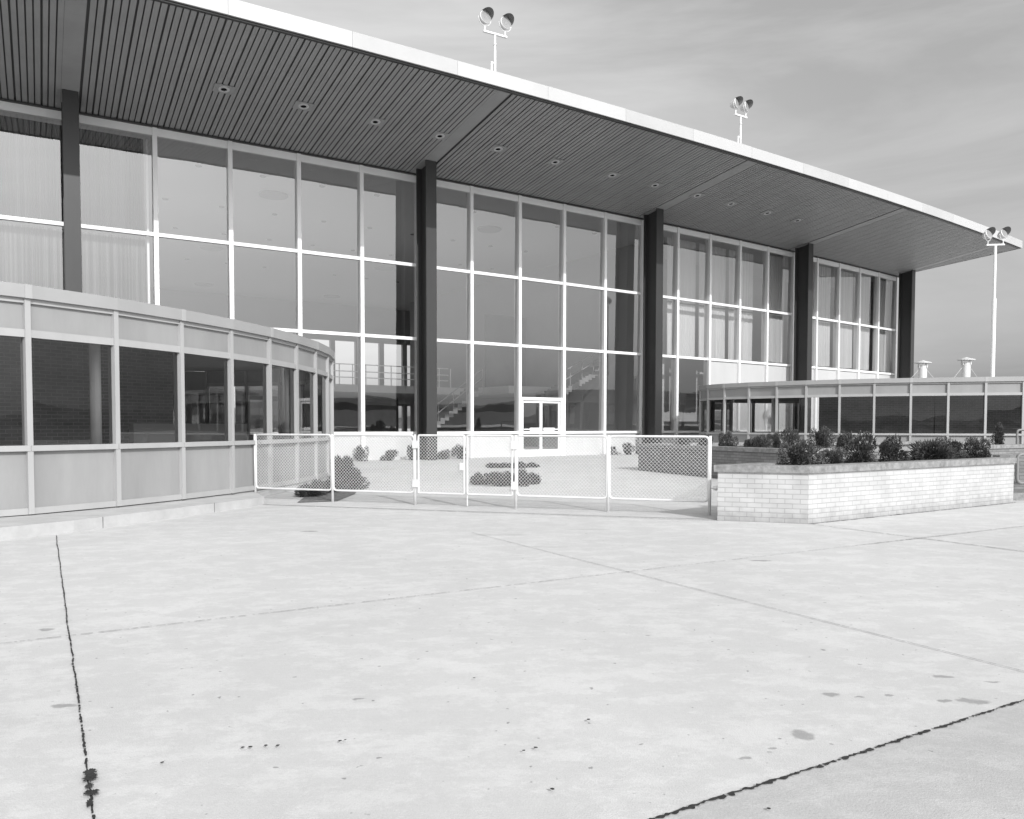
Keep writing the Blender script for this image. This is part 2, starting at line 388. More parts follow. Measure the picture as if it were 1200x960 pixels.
crack('pavement_joint', (-6.5, 2.95), (.93 + 6.5, 7.24 + 3.8), .007, M['thin'], seed=5, wob=.004, gap=.3)
crack('pavement_joint', (-.5, 10.05), (7.2, -3.2), .006, M['thin'], seed=6, wob=.003, gap=.03)
crack('pavement_joint', (4.12, 10.97), (9.3, 2.1), .014, M['tar'], seed=7, gap=.12)
crack('pavement_joint', (3.9, 9.0), (12, 13.75), .009, M['thin'], seed=8, gap=.35)
crack('pavement_joint', (-4.28, 13.62), (2.95, 11.36), .016, M['thin'], seed=9, gap=.1)
crack('pavement_joint', (4.10, 10.985), (8.95, 14.14), .022, M['tar'], seed=10, gap=.3, z=.006)
def blob(x, y, r, seed, mt, z=.012, asp=1.0, rot=0, k=16, name='oil_stain', jit=.12):
    rnd = random.Random(seed); mb = MB(); pts = []
    for i in range(k):
        a = 2 * math.pi * i / k; rr = r * (1 + rnd.uniform(-jit, jit) + .12 * math.sin(2 * a + seed)); px, py = rr * math.cos(a) * asp, rr * math.sin(a)
        pts.append((x + px * math.cos(rot) - py * math.sin(rot), y + px * math.sin(rot) + py * math.cos(rot), z))
    mb.poly(pts); return struct(mb.build(name, mt))
# tar blotch grown over the left joint, and stains
for (x, y, r, a) in ((-1.625, 3.03, .024, 1.3), (-1.60, 2.985, .028, .8), (-1.57, 2.92, .014, 1.8), (-1.535, 2.87, .024, 1.1), (-1.50, 2.79, .012, 2.4), (-1.60, 3.0, .02, 1)):
    blob(x, y, r, int(abs(x * 999)), M['tar'], .010 + abs(y - 2.7) * .02, a, R(-60), name='tar_patch', k=44, jit=.33)
rnd = random.Random(5)
for k, (x, y) in enumerate([(-1.39, 3.13), (-.73, 3.35), (-1.12, 3.28), (-1.09, 3.285), (-1.03, 3.3), (-.98, 3.3), (-.71, 3.36), (.05, 3.25), (.1, 3.28), (.9, 2.75), (.15, 2.9), (3.0, 9.6), (-.2, 10.9), (-3.9, 11.6), (-3.0, 8.2), (-.2, 4.2), (.0, 4.9), (1.2, 5.2), (-2.5, 9.7), (.35, 3.6)]):
    blob(x, y, .005 + .004 * rnd.random(), k + 50, M['tar'], .0135, name='tar_spot', k=8)

# grass airfield beyond the apron, behind the camera, and open ground beyond
mb = MB(); gd = Vector((math.cos(PHI0), math.sin(PHI0), 0)); gn = Vector((gd.y, -gd.x, 0))
q = [gn * 26 - gd * 2400, gn * 2400 - gd * 2400, gn * 2400 + gd * 2400, gn * 26 + gd * 2400]
mb.quad(*[(p.x, p.y, .006) for p in q]); struct(mb.build('grass_field', M['grass']))
# courtyard paving behind the fence
mb = MB()
xs = [-14 + 2 * k for k in range(24)]; FY = lambda x: 11.49 + (2.95 - x) * .3 if x < 2.95 else 11.0 + (x - 4.1) * .655 + .3
rows = 14
for a, b in zip(xs, xs[1:]):
    for j in range(rows):
        def pt(x, t):
            y0 = FY(x) + .02; y1 = 27.9 + (x + 5.24) * .66 + 2; y = y0 + (y1 - y0) * t; return (x, y, gz(y) + .004)
        mb.quad(pt(a, j / rows), pt(b, j / rows), pt(b, (j + 1) / rows), pt(a, (j + 1) / rows))
struct(mb.build('courtyard_paving', M['court']))
def bed(name, pts, z, mt): 
    mb = MB(); mb.poly([(x, y, gz(y) + z) for x, y in pts]); return struct(mb.build(name, mt))
bed('planting_bed', [(-3.75, 13.9), (-3.1, 14.15), (-3.05, 15.5), (-3.3, 17.5), (-3.55, 19.6), (-4.2, 21.0), (-5.2, 22.0), (-6.5, 22.4), (-6.5, 20), (-4.5, 19.0), (-4.0, 17.6), (-3.95, 15.5)][::1], .012, M['soil'])
cb = [(.0 + 1.25 * math.cos(a), 18.9 + 2.3 * math.sin(a)) for a in [2 * math.pi * k / 28 for k in range(28)]]


# far wooded hills all round the airfield
mb = MB(); nseg = 260; rnd = random.Random(3)
ph = [rnd.uniform(0, 6.28) for _ in range(8)]
def hh(a):
    h = 17 + 6 * math.sin(a * 5 + ph[0]) + 5 * math.sin(a * 11 + ph[1]) + 3 * math.sin(a * 23 + ph[2]) + 1.8 * math.sin(a * 47 + ph[3]) + 1.2 * math.sin(a * 91 + ph[4])
    return max(7, h)
prev = None
for k in range(nseg + 1):
    a = 2 * math.pi * k / nseg; c, s_ = math.cos(a), math.sin(a); h = hh(a) + rnd.uniform(-.7, .7) if 0 < k < nseg else hh(0)
    cur = [(880 * c, 880 * s_, -1), (890 * c, 890 * s_, h * .35), (930 * c, 930 * s_, h * .8), (990 * c, 990 * s_, h), (1250 * c, 1250 * s_, -1)]
    if prev:
        for j in range(4): mb.quad(prev[j], cur[j], cur[j + 1], prev[j + 1])
    prev = cur
struct(mb.build('hills', M['hills']))
mb = MB(); prev = None
for k in range(601):
    a = 2 * math.pi * k / 600; c, s_ = math.cos(a), math.sin(a); h = 3.6 + 1.5 * math.sin(a * 17 + ph[5]) + rnd.uniform(-.8, 1.1)
    if k in (0, 600): h = 4
    cur = [(440 * c, 440 * s_, -.5), (443 * c, 443 * s_, h * .8), (450 * c, 450 * s_, h), (470 * c, 470 * s_, -.5)]
    if prev:
        for j in range(3): mb.quad(prev[j], cur[j], cur[j + 1], prev[j + 1])
    prev = cur
tag(mb.build('tree_belt', M['hills']), 'dark belt of far trees along the edge of the airfield', 'trees', kind='stuff')

# ------------------------------------------------------------ terminal building
T = empty('terminal_building', P(5, 0, 0), 'long terminal with tall gridded glass front under a deep overhanging roof', 'building')
Tinv = T.matrix_world
def tb(mb, name, mt, **k):          # part of the terminal, mesh in world coordinates
    lab = k.pop('label', None); parent = k.pop('parent', T); sm = k.pop('smooth', False)
    o = mb.build(name, mt, smooth=sm); o.parent = parent
    loc = Vector((0, 0, 0)); p = parent
    while p: loc -= p.location if p is T else Vector((0, 0, 0)); p = p.parent
    if parent is T: o.location = -T.location
    if lab: o['label'] = lab
    return o

# frame: mullions, rails, header, sill
header = MB(); arcbox(header, I0, I1, -.02, .10, ZT - .24, ZT)
tb(header, 'window_header', M['white'])
for zc, h_ in ((Z1, .11), (Z2, .11)):
    r_ = MB(); arcbox(r_, I0, I1, -.05, .09, zc - h_ / 2, zc + h_ / 2)
    tb(r_, 'rail', M['white'])
r_ = MB(); arcbox(r_, I0, I1, -.05, .12, ZS - .06, ZS + .04); tb(r_, 'sill', M['white'])
for i in range(I0, I1 + 1):
    m_ = MB(); c = P(i, 0); wd = .13
    zb = .12
    m_.box((*P(i, -.02)[:2], (zb + ZT - .01) / 2), (wd, .33, ZT - .01 - zb), ang(i))
    tb(m_, 'mullion', M['white'])
for a_, b_ in ((I0, 6.0), (7.0, I1)):
    base = MB(); arcbox(base, a_, b_, -.14, .03, -.05, ZS - .06); tb(base, 'base_wall', M['wall'])
# glass, one pane per opening (the rows below the right wing's roof are solid)
for i in range(I0, I1):
    for (za, zb) in ((ZS + .04, Z2 - .055), (Z2 + .055, Z1 - .055), (Z1 + .055, ZT - .24)):
        door = (i == 6 and za < 2)
        solid = i >= 11 and za < Z2
        if solid:
            p = MB(); arcbox(p, i + .03, i + .97, -.02, .02, za, zb); tb(p, 'infill_panel', M['wall']); continue
        if door: za = 2.50
        p = MB(); rr = .004 * math.sin(i * 12.9 + za * 7)      # panes never sit perfectly parallel
        ti = (zb - za) * .0066       # leaning out a little at the top
        p.quad(P(i + .03, -rr - ti, za), P(i + .97, rr - ti, za), P(i + .97, rr * .3 + ti, zb), P(i + .03, -rr * .6 + ti, zb))
        tb(p, 'window_pane', M['glass'])
# double door
D = MB()
D.wallbox(P(6.03, 0), P(6.97, 0), 2.38, 2.50, -.06, .10)
D.wallbox(P(6.03, 0), P(6.075, 0), .12, 2.38, -.06, .10); D.wallbox(P(6.93, 0), P(6.97, 0), .12, 2.38, -.06, .10)
D.wallbox(P(6.03, 0), P(6.97, 0), .06, .14, -.2, .3)
df = tb(D, 'door_frame', M['white'])
for a, b in ((6.08, 6.498), (6.502, 6.925)):
    p0, p1 = P(a, 0), P(b, 0); d = (p1 - p0).normalized(); q0, q1 = p0 + d * .06, p1 - d * .06
    L = MB(); L.wallbox(p0, q0, .15, 2.37, -.03, .03); L.wallbox(q1, p1, .15, 2.37, -.03, .03)
    L.wallbox(q0, q1, 2.28, 2.37, -.03, .03); L.wallbox(q0, q1, .15, .42, -.03, .03)
    leaf = tb(L, 'door', M['white'])
    g = MB(); g.quad(Vector((*q0[:2], .42)), Vector((*q1[:2], .42)), Vector((*q1[:2], 2.28)), Vector((*q0[:2], 2.28)))
    o = g.build('door_pane', M['glass']); o.parent = leaf
    h = MB(); h.wallbox(q0, q1, 1.20, 1.25, .06, .09); m0, m1 = (q0 + d * .25, q1) if a < 6.3 else (q0, q1 - d * .25)
    h.wallbox(m0, m1, 1.17, 1.29, .09, .12)
    o = h.build('push_bar', M['white']); o.parent = leaf

# steel columns (wide-flange), standing clear of the glass
CI = [-6.0, -1.03, 3.955, 8.925, 13.87, 18.83]
for ci in CI:
    c = MB(); r = ang(ci); zt = zs(1.27) + .1; w2 = .40
    f1 = P(ci, 1.25); f0 = P(ci, .52); we = P(ci, .88)
    c.box((*f1[:2], zt / 2 + .02), (w2, .05, zt), r); c.box((*f0[:2], zt / 2 + .02), (w2, .05, zt), r)
    c.box((*we[:2], zt / 2 + .02), (.03, .68, zt), r)
    tb(c, 'column', M['steel'])

# soffit: boards running out from the wall, dark gaps, plain bands over the columns
RE = 19.10                                     # roof end (inner); skewed outwards
def iend(off): return RE + max(0, off - 1.0) * .130
soff = MB(); SP = 1 / 13.8
nb = int((RE + .75 - I0) / SP)
bands = [c for c in CI]
for k in range(nb):
    a = I0 + k * SP; b = a + SP * .78
    if k % 4 == 0: a += SP * .10
    if any(abs((a + b) / 2 - c) < .11 for c in bands): continue
    o_in = .02
    if b > RE:      # start where the skewed end edge allows
        o_in = 1.0 + (b - RE) / .130
        if o_in > OV - .3: continue
    soff.hexa([P(a, OV - .12, zs(OV - .12)), P(b, OV - .12, zs(OV - .12)), P(b, o_in, zs(o_in)), P(a, o_in, zs(o_in))],
              [P(a, OV - .12, zs(OV - .12) + .02), P(b, OV - .12, zs(OV - .12) + .02), P(b, o_in, zs(o_in) + .02), P(a, o_in, zs(o_in) + .02)])
for c in bands:
    arcbox(soff, c - .10, c + .10, .02, OV - .12, zs(.02) - .006, zs(.02) + .02, 0, zs(OV - .12) - .006, zs(OV - .12) + .02)
tb(soff, 'soffit', M['soffit'])
rec = MB()
arcbox(rec, I0, RE, .02, OV - .05, zs(.02) + .06, zs(.02) + .08, 0, zs(OV - .05) + .06, zs(OV - .05) + .08)
b0_, b1_ = RE, iend(OV - .05)
rec.hexa([P(b0_, OV - .05, zs(OV) + .055), P(b1_, OV - .05, zs(OV) + .055), P(b0_ + .001, 1, zs(1) + .06), P(b0_, 1, zs(1) + .06)],
         [P(b0_, OV - .05, zs(OV) + .08), P(b1_, OV - .05, zs(OV) + .08), P(b0_ + .001, 1, zs(1) + .08), P(b0_, 1, zs(1) + .08)])
tb(rec, 'soffit_recess', M['recess'])
# downlights
LI = [.653, 1.675, 2.696, 3.711, 4.721, 5.815, 7.029, 8.031, 9.122, 10.068, 11.186, 12.19, -.45 - 2.0, -3.5, -4.6]
for li in LI:
    z = zs(2.93); tilt = math.atan((ZO - ZT) / OV)
    pl = MB(); arcbox(pl, li - .125, li + .125, 2.72, 3.14, zs(2.72) - .022, zs(2.72) - .012, 0, zs(3.14) - .022, zs(3.14) - .012)
    pt_ = tb(pl, 'downlight', M['soffit'])
    c = P(li, 2.93, z - .024)
    a_ = ang(li); e1 = Vector((math.cos(a_), math.sin(a_), 0)); nn = Vector((e1.y, -e1.x, 0)); e2 = (nn * math.cos(tilt) + Vector((0, 0, math.sin(tilt)))).normalized(); e3 = e1.cross(e2)
    if e3.z < 0: e3 = -e3
    tm = Matrix((e1, e2, e3)).transposed().to_4x4()
    ring = MB(); ring.lathe([(.08, .004), (.085, -.012), (.145, -.014), (.155, -.004), (.155, .01)], c=c, n=24, mtx=tm)
    o = ring.build('trim_ring', M['lampring'], smooth=False); o.parent = pt_
    lm = MB(); lm.lathe([(.0005, .0), (.084, .0)], c=(c.x, c.y, c.z - .003), n=20, mtx=tm); o = lm.build('lamp_opening', M['black']); o.parent = pt_

# roof deck, fascia with drip edge
rf = MB()
arcbox(rf, I0, RE, -30, OV - .05, ZT + .45, ZT + .70, 0, ZO + .28, ZO + .34)
rf.hexa([P(RE, OV - .05, ZO + .28), P(iend(OV - .05), OV - .05, ZO + .28), P(RE + .001, 1, ZT + .6), P(RE, 1, ZT + .6)],
        [P(RE, OV - .05, ZO + .34), P(iend(OV - .05), OV - .05, ZO + .34), P(RE + .001, 1, ZT + .75), P(RE, 1, ZT + .75)])
tb(rf, 'roof', M['roof'])
fi = I0
while fi < iend(OV) - .01:
    fj = min(fi + 1.4, iend(OV)); fs_ = MB(); arcbox(fs_, fi + .0015, fj - .0015, OV - .055, OV, ZO, ZO + .40 + .003 * math.sin(fi * 7)); tb(fs_, 'fascia_panel', M['fascia'] if (int(fi * 10) % 3) else M['fasciab']); fi = fj
fa = MB(); arcbox(fa, I0, iend(OV) - .01, OV - .09, OV - .058, ZO + .01, ZO + .39)
e0, e1 = P(iend(OV), OV), P(RE, 1.0)
fa.hexa([(e0.x, e0.y, ZO), (*(e0 + (e1 - e0).normalized().cross(Vector((0, 0, 1))) * .05)[:2], ZO), (*(e1 + (e1 - e0).normalized().cross(Vector((0, 0, 1))) * .05)[:2], zs(1)), (e1.x, e1.y, zs(1))],
        [(e0.x, e0.y, ZO + .4), (*(e0 + (e1 - e0).normalized().cross(Vector((0, 0, 1))) * .05)[:2], ZO + .4), (*(e1 + (e1 - e0).normalized().cross(Vector((0, 0, 1))) * .05)[:2], zs(1) + .5), (e1.x, e1.y, zs(1) + .5)])
arcbox(fa, RE - .04, RE, -30, 1.0, ZT, ZT + .72)
tb(fa, 'fascia', M['fascia'])
de = MB(); arcbox(de, I0, iend(OV) - .05, OV - .17, OV - .063, ZO - .045, ZO + .05)
tb(de, 'soffit_trim', M['steel'])
de = MB(); arcbox(de, I0, RE, .10, .2, ZT - .01, ZT + .03); tb(de, 'soffit_trim', M['steel'])
# end wall, back wall with openings, interior
ew = MB(); ew.wallbox(P(I1 + .03, .0), P(I1 + .03, -30), -.05, ZT + .4, .0, .2)
tb(ew, 'end_wall', M['wall'])
fl = MB(); arcbox(fl, I0, I1, -30, -.15, -.02, .17); tb(fl, 'interior_floor', M['infloor'])
ce = MB(); arcbox(ce, I0, I1, -30, -.16, ZT - .10, ZT - .04); tb(ce, 'ceiling', M['ceil'])
bw = MB()
arcbox(bw, I0, I1, -30, -29.7, -.05, .9); arcbox(bw, I0, I1, -30, -29.7, 2.9, 4.1); arcbox(bw, I0, I1, -30, -29.7, 7.6, ZT)
for i in range(I0, I1 + 1): bw.box((*P(i, -29.85)[:2], 5), (.35, .28, 10), ang(i))
tb(bw, 'rear_wall', M['inwall'])
# upper floor balcony across the hall
bal = MB(); arcbox(bal, I0, 8.3, -30, -11.5, 3.05, 3.42); arcbox(bal, 8.3, I1, -30, -8, 3.05, 3.42); tb(bal, 'balcony', M['wall'])
rl = MB()
for z in (3.75, 4.05, 4.40): arcbox(rl, I0, 7.6, -11.60, -11.56, z, z + .045)
for k in range(-24, 24): rl.box((*P(k / 3.0, -11.58)[:2], 3.92), (.04, .04, 1.0), ang(k / 3.0))
tb(rl, 'balcony_railing', M['white'])
# flight of stairs down at the left, up at the right
def stair(a, b, off, z0, z1, name):
    s = MB(); n = 14
    for k in range(n):
        u0, u1 = a + (b - a) * k / n, a + (b - a) * (k + 1) / n; lo, hi = min(u0, u1), max(u0, u1)
        z = z0 + (z1 - z0) * (k + 1) / n; arcbox(s, lo, hi, off - 1.4, off, z - .30, z)
    tb(s, name, M['panel'])
    h = MB()
    for dz in (.5, .95): h.tube([P(a, off, z0 + dz), P(b, off, z1 + dz)], .03, 6)
    for k in range(5):
        u = a + (b - a) * k / 4; z = z0 + (z1 - z0) * k / 4; h.tube([P(u, off, z), P(u, off, z + .95)], .025, 6)
    tb(h, 'stair_railing', M['panel'])
stair(6.1, 7.7, -8.5, .9, 3.3, 'staircase')
stair(8.7, 10.1, -5.0, 2.9, 4.4, 'staircase')
# rear hall: dark lower wall, pale partitions, upper storey block at the right
iw = MB(); arcbox(iw, I0, 8.2, -20.2, -20, .17, 3.05); tb(iw, 'lower_hall_wall', M['darkwall'])
iw = MB(); iw.wallbox(P(10.25, -1.3), P(10.25, -26), .17, ZT - .1, -.1, .1); tb(iw, 'partition_wall', M['inwall'])
iw = MB(); arcbox(iw, 10.3, I1, -5.0, -4.8, .17, ZT - .1); tb(iw, 'gallery_wall', M['inwall'])
iw = MB(); arcbox(iw, 8.9, 10.2, -12.2, -12, 3.42, 7.6); tb(iw, 'gallery_wall', M['darkwall'])
# ceiling light discs
dk = MB()
for (i_, o_) in ((2.23, -4.67), (6.74, -4.65), (-2.3, -4.7), (3.1, -26.5), (7.3, -26.4), (10.7, -26.3), (2.2, -15.5), (6.7, -15.5)):
    c = P(i_, o_, ZT - .17); dk.lathe([(.0005, 0), (.52, 0), (.55, .03), (.55, .07)], c=c, n=24)
tb(dk, 'ceiling_light', M['darkwall'] if False else mat('disc_diffuser', .42, .6, .3))
dk = MB()
for i_ in range(-7, 10):
    for o_ in (-2.6, -7.5, -12.2, -19):
        c = P(i_ + .4 * math.sin(o_), o_, ZT - .13); dk.lathe([(.0005, 0), (.10, 0), (.12, .03)], c=c, n=12)
tb(dk, 'ceiling_spotlight', M['darkwall'])

# ------------------------------------------------------------ curtains behind the glass
def curtain(i0, i1, z0, z1, label, group, off=-.35, seed=0, amp=.045, per=.11, flare=0.0, mt='curtain'):
    rnd = random.Random(seed); s = MB(); n = max(8, int((i1 - i0) * 2.182 / (per / 5))); cols = []; phs = 0
    for k in range(n + 1):
        t = k / n; phs += 2 * math.pi * (i1 - i0) * 2.182 / n / (per * (1 + .35 * math.sin(k * .13 + seed)))
        a = amp * (1 + .4 * math.sin(k * .071 + seed * 2))
        col_ = []
        for j in range(5):
            u = j / 4; z = z1 + (z0 - z1) * u + (.02 * math.sin(k * .2) if j == 4 else 0)
            i_ = i0 + (i1 - i0) * t + flare * u * math.sin(t * 3.1)
            col_.append(P(i_, off + a * (.45 + .55 * u) * math.sin(phs + .5 * u), z))
        cols.append(col_)
    uu = seed * 7.0; du = (i1 - i0) * 2.182 / n
    for A_, B_ in zip(cols, cols[1:]):
        uu += du
        for j in range(4):
            s.quad(A_[j + 1], B_[j + 1], B_[j], A_[j], 0, [(uu, 0), (uu + du, 0), (uu + du, 1), (uu, 1)])
    o = s.build('curtain', M[mt], smooth=True)
    return tag(o, label, 'curtain', group)
GL = 'curtains behind the tall front windows'
curtain(-2.97, -1.03, Z1 + .06, ZT - .26, 'pleated pale curtain left of the leftmost dark column, top row', GL, seed=1, amp=.03, per=.075)
curtain(-2.97, -1.03, Z2, Z1 - .06, 'pleated pale curtain left of the leftmost dark column, middle row', GL, seed=2, amp=.03, per=.075)
curtain(-1.02, -.12, Z1 + .06, ZT - .26, 'pleated pale curtain right of the leftmost dark column, top row', GL, seed=3, amp=.03, per=.075)
curtain(-1.02, -.12, Z2, Z1 - .06, 'pleated pale curtain right of the leftmost dark column, middle row', GL, seed=4, amp=.03, per=.075)
e_ = MB(); arcbox(e_, -.10, -.07, -.5, -.2, Z2, ZT - .26); tb(e_, 'curtain_post', M['white'])
curtain(-7.9, -3.03, Z1 + .06, ZT - .26, 'pleated pale curtain in the top window row, outside the left edge of the view', GL, seed=21, amp=.03)
curtain(-7.9, -3.03, Z2, Z1 - .06, 'pleated pale curtain in the middle window row, outside the left edge of the view', GL, seed=22, amp=.03)
names = {10: 'first', 11: 'second', 12: 'third', 13: 'fourth', 14: 'fifth', 15: 'first', 16: 'second', 17: 'third', 18: 'fourth'}
for i in range(10, 19):
    ref = 'past the third dark column' if i < 14 else 'after the fourth dark column'
    if i < 14: ref = 'between third and fourth dark columns'; nm = {10: 'second', 11: 'third', 12: 'fourth', 13: 'last'}[i]
    else: nm = {14: 'first', 15: 'second', 16: 'third', 17: 'fourth', 18: 'last'}[i]
    fl_ = i >= 13
    lo, hi = (.06, .96) if not fl_ else (.03, .97 - .08 * (i % 2))
    off = -.7 if i < 13 else -.27
    for (z0_, z1_, nm2) in ((Z1 + .02, ZT - .26, 'top'), (Z2 + .15, Z1 - .06, 'middle')):
        curtain(i + lo, i + hi, z0_, z1_, f'white curtain, {nm} window {ref}, {nm2} row', GL, off=off, seed=i + int(z0_), amp=.032, per=.26, flare=.02 if fl_ else 0, mt='curtain2')

# ------------------------------------------------------------ the two low wings
def wing(name, pts, label, brickwalls, seed, back, n_from, posts=(), k_=1.0):
    pts = [(x * k_, y * k_) for x, y in pts]; back = [(x * k_, y * k_) for x, y in back]
    brickwalls = [tuple((x * k_, y * k_) for x, y in bw_) for bw_ in brickwalls]; posts = [(x * k_, y * k_) for x, y in posts]
    o0 = Vector((*pts[3], 0))
    Wg = empty(name, (0, 0, 0), label, 'building')
    def add(mb, nm, mt, parent=None, **k):
        o = mb.build(nm, mt); o.parent = parent or Wg; return o
    Z = dict(base=.30, sill=1.05, sillt=1.117, tr0=2.39, tr1=2.48, hd=2.79, f0=2.845, f1=3.0)
    Z = {a_: EYE + (b_ - EYE) * k_ for a_, b_ in Z.items()}; Z['pb'] = Z['base'] + .075 * k_
    pv = [Vector(p) for p in pts]
    def strip(nm, z0, z1, a, b, mt, top=None):
        s = MB()
        for p, q in zip(pv, pv[1:]): 
            s.wallbox(p, q, z0, z1, a, b)
        return add(s, nm, mt)
    strip('base_rail', Z['base'], Z['pb'], -.04, .05, M['alu']); strip('sill', Z['sill'], Z['sillt'], -.08, .085, M['alu'])
    strip('transom', Z['tr0'], Z['tr1'], -.06, .06, M['alu']); strip('head_rail', Z['hd'], Z['f0'] - .002, -.06, .055, M['alu'])
    # continuous fascia following the curve
    nrm = []
    for k in range(len(pv)):
        d = (pv[min(k + 1, len(pv) - 1)] - pv[max(k - 1, 0)]).normalized(); nrm.append(Vector((d.y, -d.x)))
    fs = MB()
    for k in range(len(pv) - 1):
        a, b, c, d = pv[k] + nrm[k] * .11, pv[k + 1] + nrm[k + 1] * .11, pv[k + 1] - nrm[k + 1] * .1, pv[k] - nrm[k] * .1
        fs.hexa([(p.x, p.y, Z['f0']) for p in (a, b, c, d)], [(p.x, p.y, Z['f1']) for p in (a, b, c, d)])
    add(fs, 'fascia', M['fascia2'])
    for k in range(0, len(pv), 2):
        s = MB(); c = pv[k] + nrm[k] * .105; s.box((c.x, c.y, (Z['f0'] + Z['f1']) / 2), (.09, .02, Z['f1'] - Z['f0'] + .006), math.atan2(nrm[k].x, -nrm[k].y)); add(s, 'fascia_joint', M['alu'])
    for k, p in enumerate(pv):
        s = MB(); r = math.atan2(nrm[k].x, -nrm[k].y); c = p
        s.box((c.x, c.y, (Z['base'] + Z['f0']) / 2), (.072, .15, Z['f0'] - Z['base'] - .004), r)
        add(s, 'mullion', M['alu'])
    for p, q in zip(pv, pv[1:]):
        s = MB(); s.wallbox(p, q, Z['pb'], Z['sill'], -.02, .012); add(s, 'lower_panel', M['panel'])
        s = MB(); s.wallbox(p, q, Z['tr1'], Z['hd'], -.02, .012); add(s, 'upper_panel', M['panel'])
        s = MB(); s.quad((p.x, p.y, Z['sillt']), (q.x, q.y, Z['sillt']), (q.x, q.y, Z['tr0']), (p.x, p.y, Z['tr0'])); add(s, 'window_pane', M['glass2'])
    # roof, floor, back glazing
    allp = [(p.x, p.y) for p in pv] + back
    s = MB(); s.poly([(x, y, Z['f1'] - .03) for x, y in allp]); add(s, 'roof', M['roof'])
    s = MB(); s.poly([(x, y, Z['hd']) for x, y in reversed(allp)]); add(s, 'ceiling', M['inwall'])
    s = MB(); s.poly([(x, y, Z['base'] + .02) for x, y in allp]); add(s, 'interior_floor', M['infloor'])
    bk = MB(); bp = [Vector(pts[-1])] + [Vector(b) for b in back]
    for p, q in zip(bp, bp[1:]):
        bk.wallbox(p, q, .1, 1.05, -.05, .05); bk.wallbox(p, q, 2.4, 2.95, -.05, .05)
        L = (q - p).length; n = max(1, int(L / 1.5))
        for j in range(n + 1):
            c = p + (q - p) * j / n; bk.box((c.x, c.y, 1.7), (.1, .12, 1.5), math.atan2((q - p).y, (q - p).x))
    add(bk, 'rear_wall', M['alu'])
    for (a, b) in brickwalls:
        s = MB(); s.wallbox(a, b, Z['base'], Z['hd'], -.12, .12); add(s, 'brick_core', M['ibrick'])
    for (x, y) in posts:
        s = MB(); s.tube([(x, y, Z['base']), (x, y, Z['hd'])], .08, 16); add(s, 'interior_post', M['white'])
    return Wg, pv, nrm
LW = [(-11.6, 6.0), (-10.5, 6.2), (-9.45, 6.6), (-8.45, 7.1), (-7.45, 7.7), (-6.5, 8.55), (-5.74, 9.47), (-5.18, 10.42), (-4.75, 11.43), (-4.40, 12.45), (-4.13, 13.52), (-3.97, 14.62), (-3.90, 15.75), (-3.93, 16.9), (-4.08, 18.0), (-4.45, 19.05), (-5.1, 19.95), (-5.95, 20.6), (-6.95, 21.0), (-8.05, 21.15)]
wl, lpv, lnr = wing('low_wing', LW, 'low curved wing with aluminium window strip, nearest the camera at the left',
     [((-12.5, 5.2 + 3.2), (-9.7, 10.2)), ((-9.7, 10.2), (-6.55, 15.3))], 1, [(-12.5, 20.0), (-16.5, 12), (-15.5, 6)], 6,
     posts=[(-5.75, 11.05), (-4.42, 15.6)], k_=1.12)
# a few fittings seen through the left wing's windows
ct = MB(); ct.box((-7.2, 17.6, .85), (3.0, .6, 1.1), R(62)); o = ct.build('ticket_counter', M['inwall']); tag(o, 'pale ticket counter inside the curved wing behind its windows', 'counter')
o2 = MB()
RW = [(13.0, 36.2), (11.9, 36.0), (10.8, 35.8), (9.7, 35.4), (8.75, 34.85), (8.1, 34.0), (7.8, 33.0), (7.85, 31.9), (8.27, 31.05), (8.96, 30.2), (9.76, 29.45), (10.6, 28.8), (11.55, 28.2), (12.54, 27.7), (13.6, 27.3), (14.68, 26.95), (15.76, 26.65), (16.85, 26.4), (17.95, 26.2), (19.05, 26.05), (20.15, 25.95), (21.25, 25.9), (22.4, 25.9), (23.5, 25.9), (24.6, 25.9)]
wr, rpv, rnr = wing('low_wing', RW, 'low curved wing with dark windows and thin pale roof edge, behind the planters',
     [((11.9, 31.0), (15.5, 29.4)), ((15.5, 29.4), (25, 28.4))], 2, [(24.8, 36), (18, 39)], 10, posts=[(10.2, 31.2)])

# kerb along the left wing and footings under both
def contour(name, pv_, nr_, k0, k1, o_in, o_out, z0, ztops, mt):
    mb = MB()
    for k in range(k0, k1):
        a, b = pv_[k] + nr_[k] * o_out, pv_[k + 1] + nr_[k + 1] * o_out; c, d = pv_[k + 1] + nr_[k + 1] * o_in, pv_[k] + nr_[k] * o_in
        za, zb = ztops(k), ztops(k + 1)
        mb.hexa([(p.x, p.y, z0) for p in (a, b, c, d)], [(a.x, a.y, za), (b.x, b.y, zb), (c.x, c.y, zb + .012), (d.x, d.y, za + .012)])
    return struct(mb.build(name, mt))
contour('footing', lpv, lnr, 0, len(lpv) - 1, -.6, .022, -.02, lambda k: .16, M['kerb'])
contour('footing', rpv, rnr, 0, len(rpv) - 1, -.6, .022, -.02, lambda k: .287, M['kerb'])
KF = [Vector(p) for p in [(-12.3, 5.0), (-11.0, 5.25), (-9.6, 5.75), (-8.3, 6.5), (-7.2, 7.6), (-6.5, 8.6), (-6.01, 9.33), (-5.56, 10.1), (-5.10, 11.25), (-4.68, 12.34), (-4.35, 13.3), (-4.27, 13.72)]]
KI = [Vector(p) for p in [(-12.9, 6.8), (-11.76, 6.94), (-10.6, 7.4), (-9.46, 7.96), (-8.3, 8.6), (-7.3, 9.6), (-6.41, 10.6), (-5.80, 11.65), (-5.32, 12.8), (-4.94, 13.92), (-4.75, 14.5), (-4.72, 14.68)]]
mb = MB()
